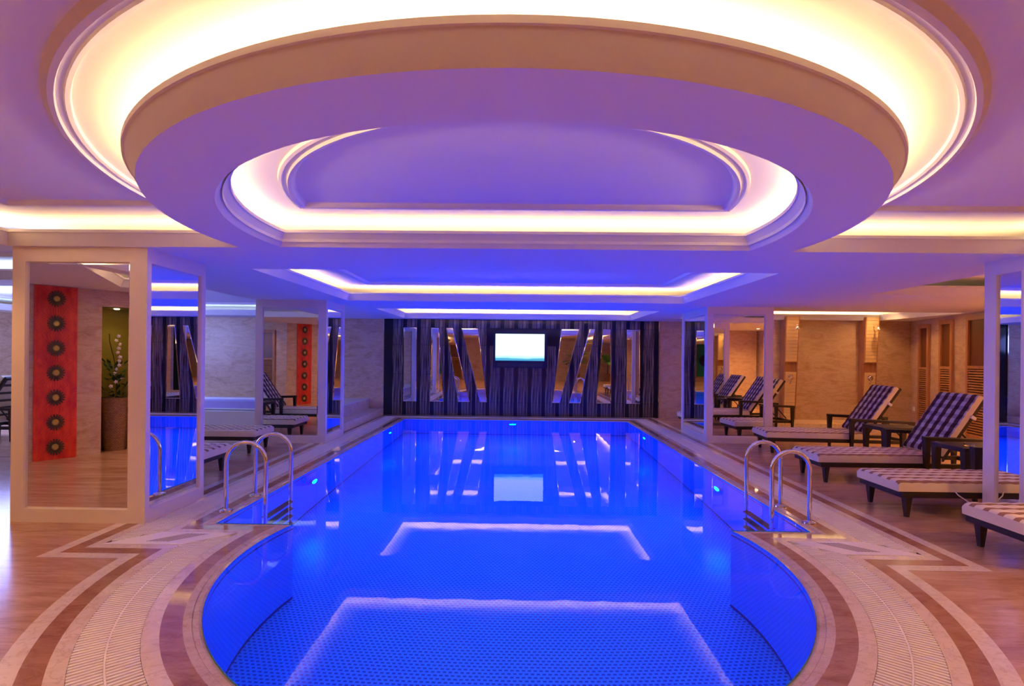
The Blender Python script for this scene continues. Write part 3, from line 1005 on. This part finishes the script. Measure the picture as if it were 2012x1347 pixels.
def shower(cx, label):
    root = empty('shower_column', (cx, 12.86, 0.106))
    tag(root, label, 'shower')
    # bowed column: leans out from the wall towards the top and swells mid height
    N = 30
    def yo(z):
        return -0.09 - 0.16 * (z / 2.5) ** 2.5 - 0.05 * math.sin(PI * z / 2.5)
    H = 2.55
    for k in range(N):
        z0, z1 = H * k / N, H * (k + 1) / N
        if 0.455 < (k + 0.5) / N < 0.56:
            continue
        w0, w1 = 0.128 + 0.015 * z0 / H, 0.128 + 0.015 * z1 / H
        g_ = 0.003
        y0, y1 = yo(z0), yo(z1)
        MB().hexa([(-w0, y0, z0 + g_), (w0, y0, z0 + g_), (w0, y0 + 0.06, z0 + g_), (-w0, y0 + 0.06, z0 + g_),
                   (-w1, y1, z1 - g_), (w1, y1, z1 - g_), (w1, y1 + 0.06, z1 - g_), (-w1, y1 + 0.06, z1 - g_)]).build('stone_strip', M['stone_strip'], root)
    za, zb = H * 14 / N, H * 17 / N
    rc = MB()
    for s in (-1, 1):
        rc.box(s * 0.15 - 0.012, s * 0.15 + 0.012, yo(za) - 0.01, yo(za) + 0.08, za, zb)
    rc.box(-0.15, 0.15, yo(za) + 0.05, yo(za) + 0.08, za, zb)
    rc.box(-0.16, 0.16, yo(zb) - 0.025, yo(zb) + 0.06, zb - 0.02, zb)
    rc.build('soap_niche', M['door'], root)
    sw = MB()
    for s in (-1, 1):
        for k in range(N):
            z0, z1 = H * k / N, H * (k + 1) / N
            sw.hexa([(s * 0.154 - 0.012, yo(z0) + 0.005, z0), (s * 0.154 + 0.012, yo(z0) + 0.005, z0), (s * 0.154 + 0.012, 0.03, z0), (s * 0.154 - 0.012, 0.03, z0),
                     (s * 0.154 - 0.012, yo(z1) + 0.005, z1), (s * 0.154 + 0.012, yo(z1) + 0.005, z1), (s * 0.154 + 0.012, 0.03, z1), (s * 0.154 - 0.012, 0.03, z1)])
    sw.build('side_cheeks', M['door'], root)
    zc = 1.06
    MB().lathe([(0.0, -0.055), (0.035, -0.055), (0.04, -0.02), (0.07, -0.012), (0.075, 0.0)], (0, yo(zc) - 0.002, zc), 20, 'Y').build('mixer_dial', M['chrome'], root, smooth=True)
    MB().tube([(0.0, yo(zc) - 0.05, zc), (-0.03, yo(zc) - 0.07, zc - 0.09), (-0.05, yo(zc) - 0.06, zc - 0.17)], 0.010, 8).build('lever', M['chrome'], root, smooth=True)
    zh = 2.30
    hd = MB(); hd.tube([(0.02, yo(zh), zh + 0.04), (0.02, yo(zh) - 0.14, zh + 0.04), (0.02, yo(zh) - 0.17, zh)], 0.013, 8)
    hd.lathe([(0.015, 0.0), (0.03, -0.02), (0.052, -0.075), (0.045, -0.085), (0.0, -0.085)], (0.02, yo(zh) - 0.17, zh), 16)
    hd.build('shower_head', M['chrome'], root, smooth=True)
    return root


shower(6.72, 'bowed split stone shower column nearer the far mirror pillar')
shower(8.66, 'bowed split stone shower column nearer the louvred doors')

# ------------------------------------------------------------------ louvred doors on the slanted wall
def on_wall(yq):
    return RX0 - (RY0 - yq) * (RX0 - RX1) / (RY0 - RY1)
wa = math.atan2(RY0 - RY1, RX0 - RX1)
def louvre(name, p, ang, w, H, split, label, n=26):
    """door in local coords: x along width, -y outwards"""
    root = empty(name, (p[0], p[1], 0), ang)
    tag(root, label, 'door')
    fr = MB()
    sw = 0.07
    fr.box(-w / 2, -w / 2 + sw, -0.05, 0, 0.02, H); fr.box(w / 2 - sw, w / 2, -0.05, 0, 0.02, H)
    fr.box(-w / 2 + sw, w / 2 - sw, -0.05, 0, H - 0.09, H); fr.box(-w / 2 + sw, w / 2 - sw, -0.05, 0, 0.02, 0.12); fr.box(-w / 2 + sw, w / 2 - sw, -0.05, 0, split - 0.03, split + 0.03)
    fr.build('door_frame', M['door'], root, bevel=0.004)
    MB().box(-w / 2 + sw, w / 2 - sw, -0.012, -0.004, split + 0.03, H - 0.09).build('upper_panel', M['doordark'], root)
    MB().box(-w / 2 + sw, w / 2 - sw, -0.006, -0.001, 0.12, split - 0.03).build('back_board', M['doordark'], root)
    for k in range(n):
        z = 0.14 + (split - 0.19) * k / (n - 1)
        hh = (split - 0.19) / (n - 1) * 0.42
        MB().hexa([(-w / 2 + sw, -0.050, z - hh), (w / 2 - sw, -0.050, z - hh), (w / 2 - sw, -0.014, z), (-w / 2 + sw, -0.014, z),
                   (-w / 2 + sw, -0.044, z - hh + 0.012), (w / 2 - sw, -0.044, z - hh + 0.012), (w / 2 - sw, -0.010, z + 0.012), (-w / 2 + sw, -0.010, z + 0.012)]).build('louvre_slat', M['door'], root)
    return root
angw = wa - PI        # local +x along the wall towards the viewer, -y pointing into the room
def wn_pt(y, off=0.004):
    d = Vector((math.cos(wa), math.sin(wa)))
    return (on_wall(y) - d.y * off, y + d.x * off)
louvre('louvred_door', wn_pt(12.22), angw + 0.0, 0.46, 2.46, 1.42, 'louvred cherry wood door nearest the showers')
louvre('louvred_door', wn_pt(11.33), angw, 0.50, 2.50, 1.45, 'louvred cherry wood door with a dark upper panel, middle of three')
louvre('louvred_door', wn_pt(10.12), angw, 1.00, 2.52, 1.48, 'wide louvred cherry wood door cut off by the near mirror pillar')
sk = MB().box(-0.05, 0.05, -0.012, 0.0, -0.05, 0.05).build('wall_socket', M['socket'], None, (*wn_pt(12.68), 0.42), bevel=0.004)
sk.rotation_euler = (0, 0, angw)
tag(sk, 'small white socket plate low on the marble beside the louvred doors', 'socket')

# ------------------------------------------------------------------ things seen in the mirrors
def red_panel(p, ang, w, H, label):
    root = empty('medallion_panel', (p[0], p[1], 0), ang)
    tag(root, label, 'wall panel')
    n = 7
    MB().box(-w / 2, w / 2, -0.02, 0, 0, H).build('backing', M['red'], root)
    h = H / n
    rib = MB()
    for k in range(n):
        zc = h * (k + 0.5)
        for q in range(36):
            a = 2 * PI * q / 36
            dx, dz = math.cos(a), math.sin(a)
            r1 = min(w / 2 / max(abs(dx), 1e-3), h / 2 / max(abs(dz), 1e-3)) * 0.985
            r0 = 0.09
            tw = 0.35 * (2 * PI / 36)
            P = []
            for r, t_ in ((r0, -tw), (r0, tw), (r1, tw * 0.8), (r1, -tw * 0.8)):
                P.append((max(-w / 2, min(w / 2, r * math.cos(a + t_))), zc + max(-h / 2, min(h / 2, r * math.sin(a + t_)))))
            rib.hexa([(x, -0.021, z) for x, z in P] + [(x, -0.030, z) for x, z in P])
    tag(rib.build('radiating_ribs', M['red'], root), kind='stuff')
    for k in range(n):
        zc = h * (k + 0.5)
        m = MB().lathe([(0.0, -0.05), (0.035, -0.050), (0.048, -0.038), (0.052, -0.022)], (0, 0, zc), 20, 'Y').build('medallion', M['gold'], root, smooth=True)
        pt = MB()
        for q in range(18):
            a = 2 * PI * q / 18
            for r0, r1, ww in ((0.05, 0.122, 0.0165),):
                c_, s_ = math.cos(a), math.sin(a)
                P = [(r0 * c_ + ww * s_, zc + r0 * s_ - ww * c_), (r0 * c_ - ww * s_, zc + r0 * s_ + ww * c_), (r1 * c_ - ww * .5 * s_, zc + r1 * s_ + ww * .5 * c_), (r1 * c_ + ww * .5 * s_, zc + r1 * s_ - ww * .5 * c_)]
                pt.hexa([(x, -0.030, z) for x, z in P] + [(x, -0.040, z) for x, z in P])
        rg = pt.build('petal_ring', M['bronze'], root)
        for q_ in (m, rg):
            q_.scale = (0.87, 1, 1)
    return root


wl = Vector((-6.2 + 7.25, 1.1 - 2.45)); wl_n = wl.normalized(); wl_ang = math.atan2(wl_n.y, wl_n.x)
# outward (towards the pool) normal of this wall is (+0.79, +0.61)
def WP(t_):
    return (-7.25 + wl_n.x * t_, 2.45 + wl_n.y * t_)
LW = wl.length
def wseg(name, a, b, label, dep=0.15, z0=0, z1=ZS):
    p0, p1 = WP(a), WP(b)
    nn = Vector((wl_n.y, -wl_n.x)) * dep
    o = MB().prism([p0, p1, (p1[0] + nn.x, p1[1] + nn.y), (p0[0] + nn.x, p0[1] + nn.y)], z0, z1).build(name, M['wall'])
    tag(o, label, 'wall', kind='structure')
    return o
wseg('wall_angled', 0.0, 1.13, 'angled marble wall carrying the red medallion panel')
wseg('wall_lintel', 1.13, 1.64, 'marble lintel over the olive niche', z0=2.32)
wseg('wall_end', 1.64, 3.2, 'marble wall past the olive niche')
# niche box
nn = Vector((wl_n.y, -wl_n.x))
nb = MB()
a, b = WP(1.13), WP(1.64)
A2 = (a[0] + nn.x * 0.6, a[1] + nn.y * 0.6); B2 = (b[0] + nn.x * 0.6, b[1] + nn.y * 0.6)
nb.quad([(*A2, 0), (*B2, 0), (*B2, 2.32), (*A2, 2.32)]); nb.quad([(*a, 0), (*A2, 0), (*A2, 2.32), (*a, 2.32)]); nb.quad([(*b, 0), (*B2, 0), (*B2, 2.32), (*b, 2.32)]); nb.quad([(*a, 2.32), (*b, 2.32), (*B2, 2.32), (*A2, 2.32)])
tag(nb.build('olive_niche', M['green']), 'olive green niche sheltering the orchid planter', 'niche', kind='structure')
nc = ((a[0] + b[0]) / 2 + nn.x * 0.28, (a[1] + b[1]) / 2 + nn.y * 0.28)
lamp('niche_light', 'SPOT', (nc[0], nc[1], 2.30), 9, (1.0, 0.85, 0.35), 0.03, spot=2.0)
tag(MB().lathe([(0.0, 0.0), (0.035, 0.0), (0.04, 0.012)], (nc[0], nc[1], 2.305), 14).build('niche_downlight', M['downglow']), 'small round lamp in the top of the olive niche', 'lamp')
pn = Vector((-nn.x, -nn.y))
pp = WP(0.58)
red_panel((pp[0] + pn.x * 0.004, pp[1] + pn.y * 0.004), wl_ang + PI, 0.49, 2.57, 'tall red panel with seven gold medallions, mirrored in the first pillar')
# planter with orchids
pot = empty('orchid_planter', (nc[0], nc[1], 0))
tag(pot, 'tall wicker planter with pale orchids and dark leaves in the olive niche', 'planter')
MB().lathe([(0.0, 0.0), (0.15, 0.0), (0.185, 0.3), (0.20, 0.80), (0.205, 0.86), (0.18, 0.86), (0.17, 0.80), (0.0, 0.80)], (0, 0, 0), 24).build('pot', M['wicker'], pot, smooth=True)
random.seed(11)
lf = MB()
for k in range(90):
    a_ = random.uniform(0, 2 * PI); r_ = random.uniform(0.02, 0.17); z_ = random.uniform(0.84, 1.42); L_ = random.uniform(0.08, 0.16)
    c0 = Vector((r_ * math.cos(a_), r_ * math.sin(a_), z_)); d_ = Vector((math.cos(a_) * 0.5, math.sin(a_) * 0.5, random.uniform(-0.3, 0.9))).normalized(); s_ = d_.cross(Vector((0, 0, 1))).normalized() * 0.025
    lf.quad([c0, c0 + d_ * L_ * 0.5 + s_, c0 + d_ * L_, c0 + d_ * L_ * 0.5 - s_])
tag(lf.build('foliage', M['leaf'], pot), kind='stuff')
stp = [(0.0, 0.0, 0.85), (0.03, 0.02, 1.2), (0.0, 0.05, 1.5), (-0.04, 0.09, 1.78), (-0.02, 0.12, 1.9)]
MB().tube(stp, 0.006, 6).build('stem', M['stem'], pot)
fl0 = None
for k in range(13):
    f_ = MB()
    for q in range(5):
        a_ = 2 * PI * q / 5
        c_, s_ = math.cos(a_), math.sin(a_)
        f_.quad([(0, 0, 0), (0.016 * c_ - 0.014 * s_, 0.01, 0.016 * s_ + 0.014 * c_), (0.034 * c_, 0.012, 0.034 * s_), (0.016 * c_ + 0.014 * s_, 0.01, 0.016 * s_ - 0.014 * c_)])
    zz = 1.05 + k * 0.068
    p_ = (random.uniform(-0.07, 0.07) + 0.12 * pn.x, random.uniform(-0.05, 0.08) + 0.12 * pn.y, zz)
    o = f_.build('blossom', M['petal'], pot, p_); o.rotation_euler = (random.uniform(-.4, .4), 0, wl_ang + PI + random.uniform(-.6, .6))
# louvre panel beside it and its wall
wall('wall_louvre', -9.6, 2.65, -7.25, 2.45, M['wall'], 'marble wall with the tall wooden louvre', side=-1, z1=ZS)
louvre('wooden_louvre', (-7.80, 2.51), PI - 0.085, 0.42, 2.35, 1.45, 'tall wooden louvre panel mirrored in the pillar by the spa steps', n=24)
lamp('louvre_light', 'SPOT', (-7.8, 3.1, 2.5), 18, WARM, 0.05, rot=(-0.5, 0, 0), spot=1.4)

# far end of the room behind the viewer
red_panel((7.6, -7.7), PI, 0.7, 2.57, 'red medallion panel on the wall behind the viewer')
ga = empty('green_screen_panel', (-5.7, -7.9, 0))
tag(ga, 'green lacquered wall panel with a dark round opening behind the viewer', 'wall panel')
bpy.data.objects['green_screen_panel'].rotation_euler = (0, 0, PI)
MB().box(-0.65, 0.65, -0.04, 0, 0.35, 2.55).build('panel', M['bamboo'], ga)
MB().lathe([(0.0, -0.06), (0.34, -0.055), (0.40, -0.02)], (-0.1, -0.02, 1.45), 28, 'Y').build('disc', M['black'], ga, smooth=True)
louvre('wooden_louvre', (-4.3, -7.93), PI, 0.9, 2.45, 1.5, 'wide wooden louvre on the wall behind the viewer', n=24)
lamp('louvre_light', 'SPOT', (-4.3, -7.2, 2.5), 40, WARM, 0.05, rot=(0.5, 0, 0), spot=1.6)
for cx, cy, lb in ((6.0, -7.0, 'leafy green palm in a brown pot behind the viewer, nearer the red panel'), (3.9, -6.8, 'leafy green palm in a brown pot behind the viewer, nearer the middle')):
    pr_ = empty('potted_palm', (cx, cy, 0))
    tag(pr_, lb, 'plant')
    MB().lathe([(0.0, 0.0), (0.20, 0.0), (0.27, 0.5), (0.24, 0.5), (0.0, 0.46)], (0, 0, 0), 20).build('pot', M['wicker'], pr_, smooth=True)
    MB().tube([(0, 0, 0.45), (0.03, 0, 1.3)], 0.03, 6).build('trunk', M['stem'], pr_)
    lf = MB()
    for k in range(24):
        a_ = 2 * PI * k / 24 + random.uniform(-.1, .1); el = random.uniform(0.1, 1.3); L_ = random.uniform(0.7, 1.1)
        prev_ = Vector((0.03, 0, 1.25)); d_ = Vector((math.cos(a_) * math.cos(el), math.sin(a_) * math.cos(el), math.sin(el)))
        for s in range(5):
            nx_ = prev_ + d_ * L_ / 5; d_ = (d_ + Vector((0, 0, -0.18))).normalized(); sd_ = d_.cross(Vector((0, 0, 1))).normalized()
            for sg in (-1, 1):
                lf.quad([prev_, nx_, nx_ + sd_ * sg * 0.16 - Vector((0, 0, 0.06)), prev_ + sd_ * sg * 0.04])
            prev_ = nx_
    tag(lf.build('fronds', M['palm'], pr_), kind='stuff')

# ------------------------------------------------------------------ downlights
for i, (x, y, z, e) in enumerate(DOWN):
    o = MB().lathe([(0.0, -0.004), (0.040, -0.004), (0.042, -0.012), (0.058, -0.010), (0.06, 0.0)], (0, 0, 0), 20)
    rt = empty('unseen_downlight', (x, y, z))
    tag(rt, 'unseen small round recessed lamp glowing warm in the ceiling', 'lamp', 'recessed warm downlights')
    MB().lathe([(0.042, -0.002), (0.044, -0.012), (0.058, -0.010), (0.06, 0.0)], seg=20).build('bezel', M['socket'], rt, smooth=True)
    MB().lathe([(0.0, -0.005), (0.042, -0.005)], seg=14).build('lens', M['downglow'], rt)
    lamp('unseen_downlight_beam', 'SPOT', (x, y, z - 0.03), e * 3.0, WARM, 0.04, spot=2.6)
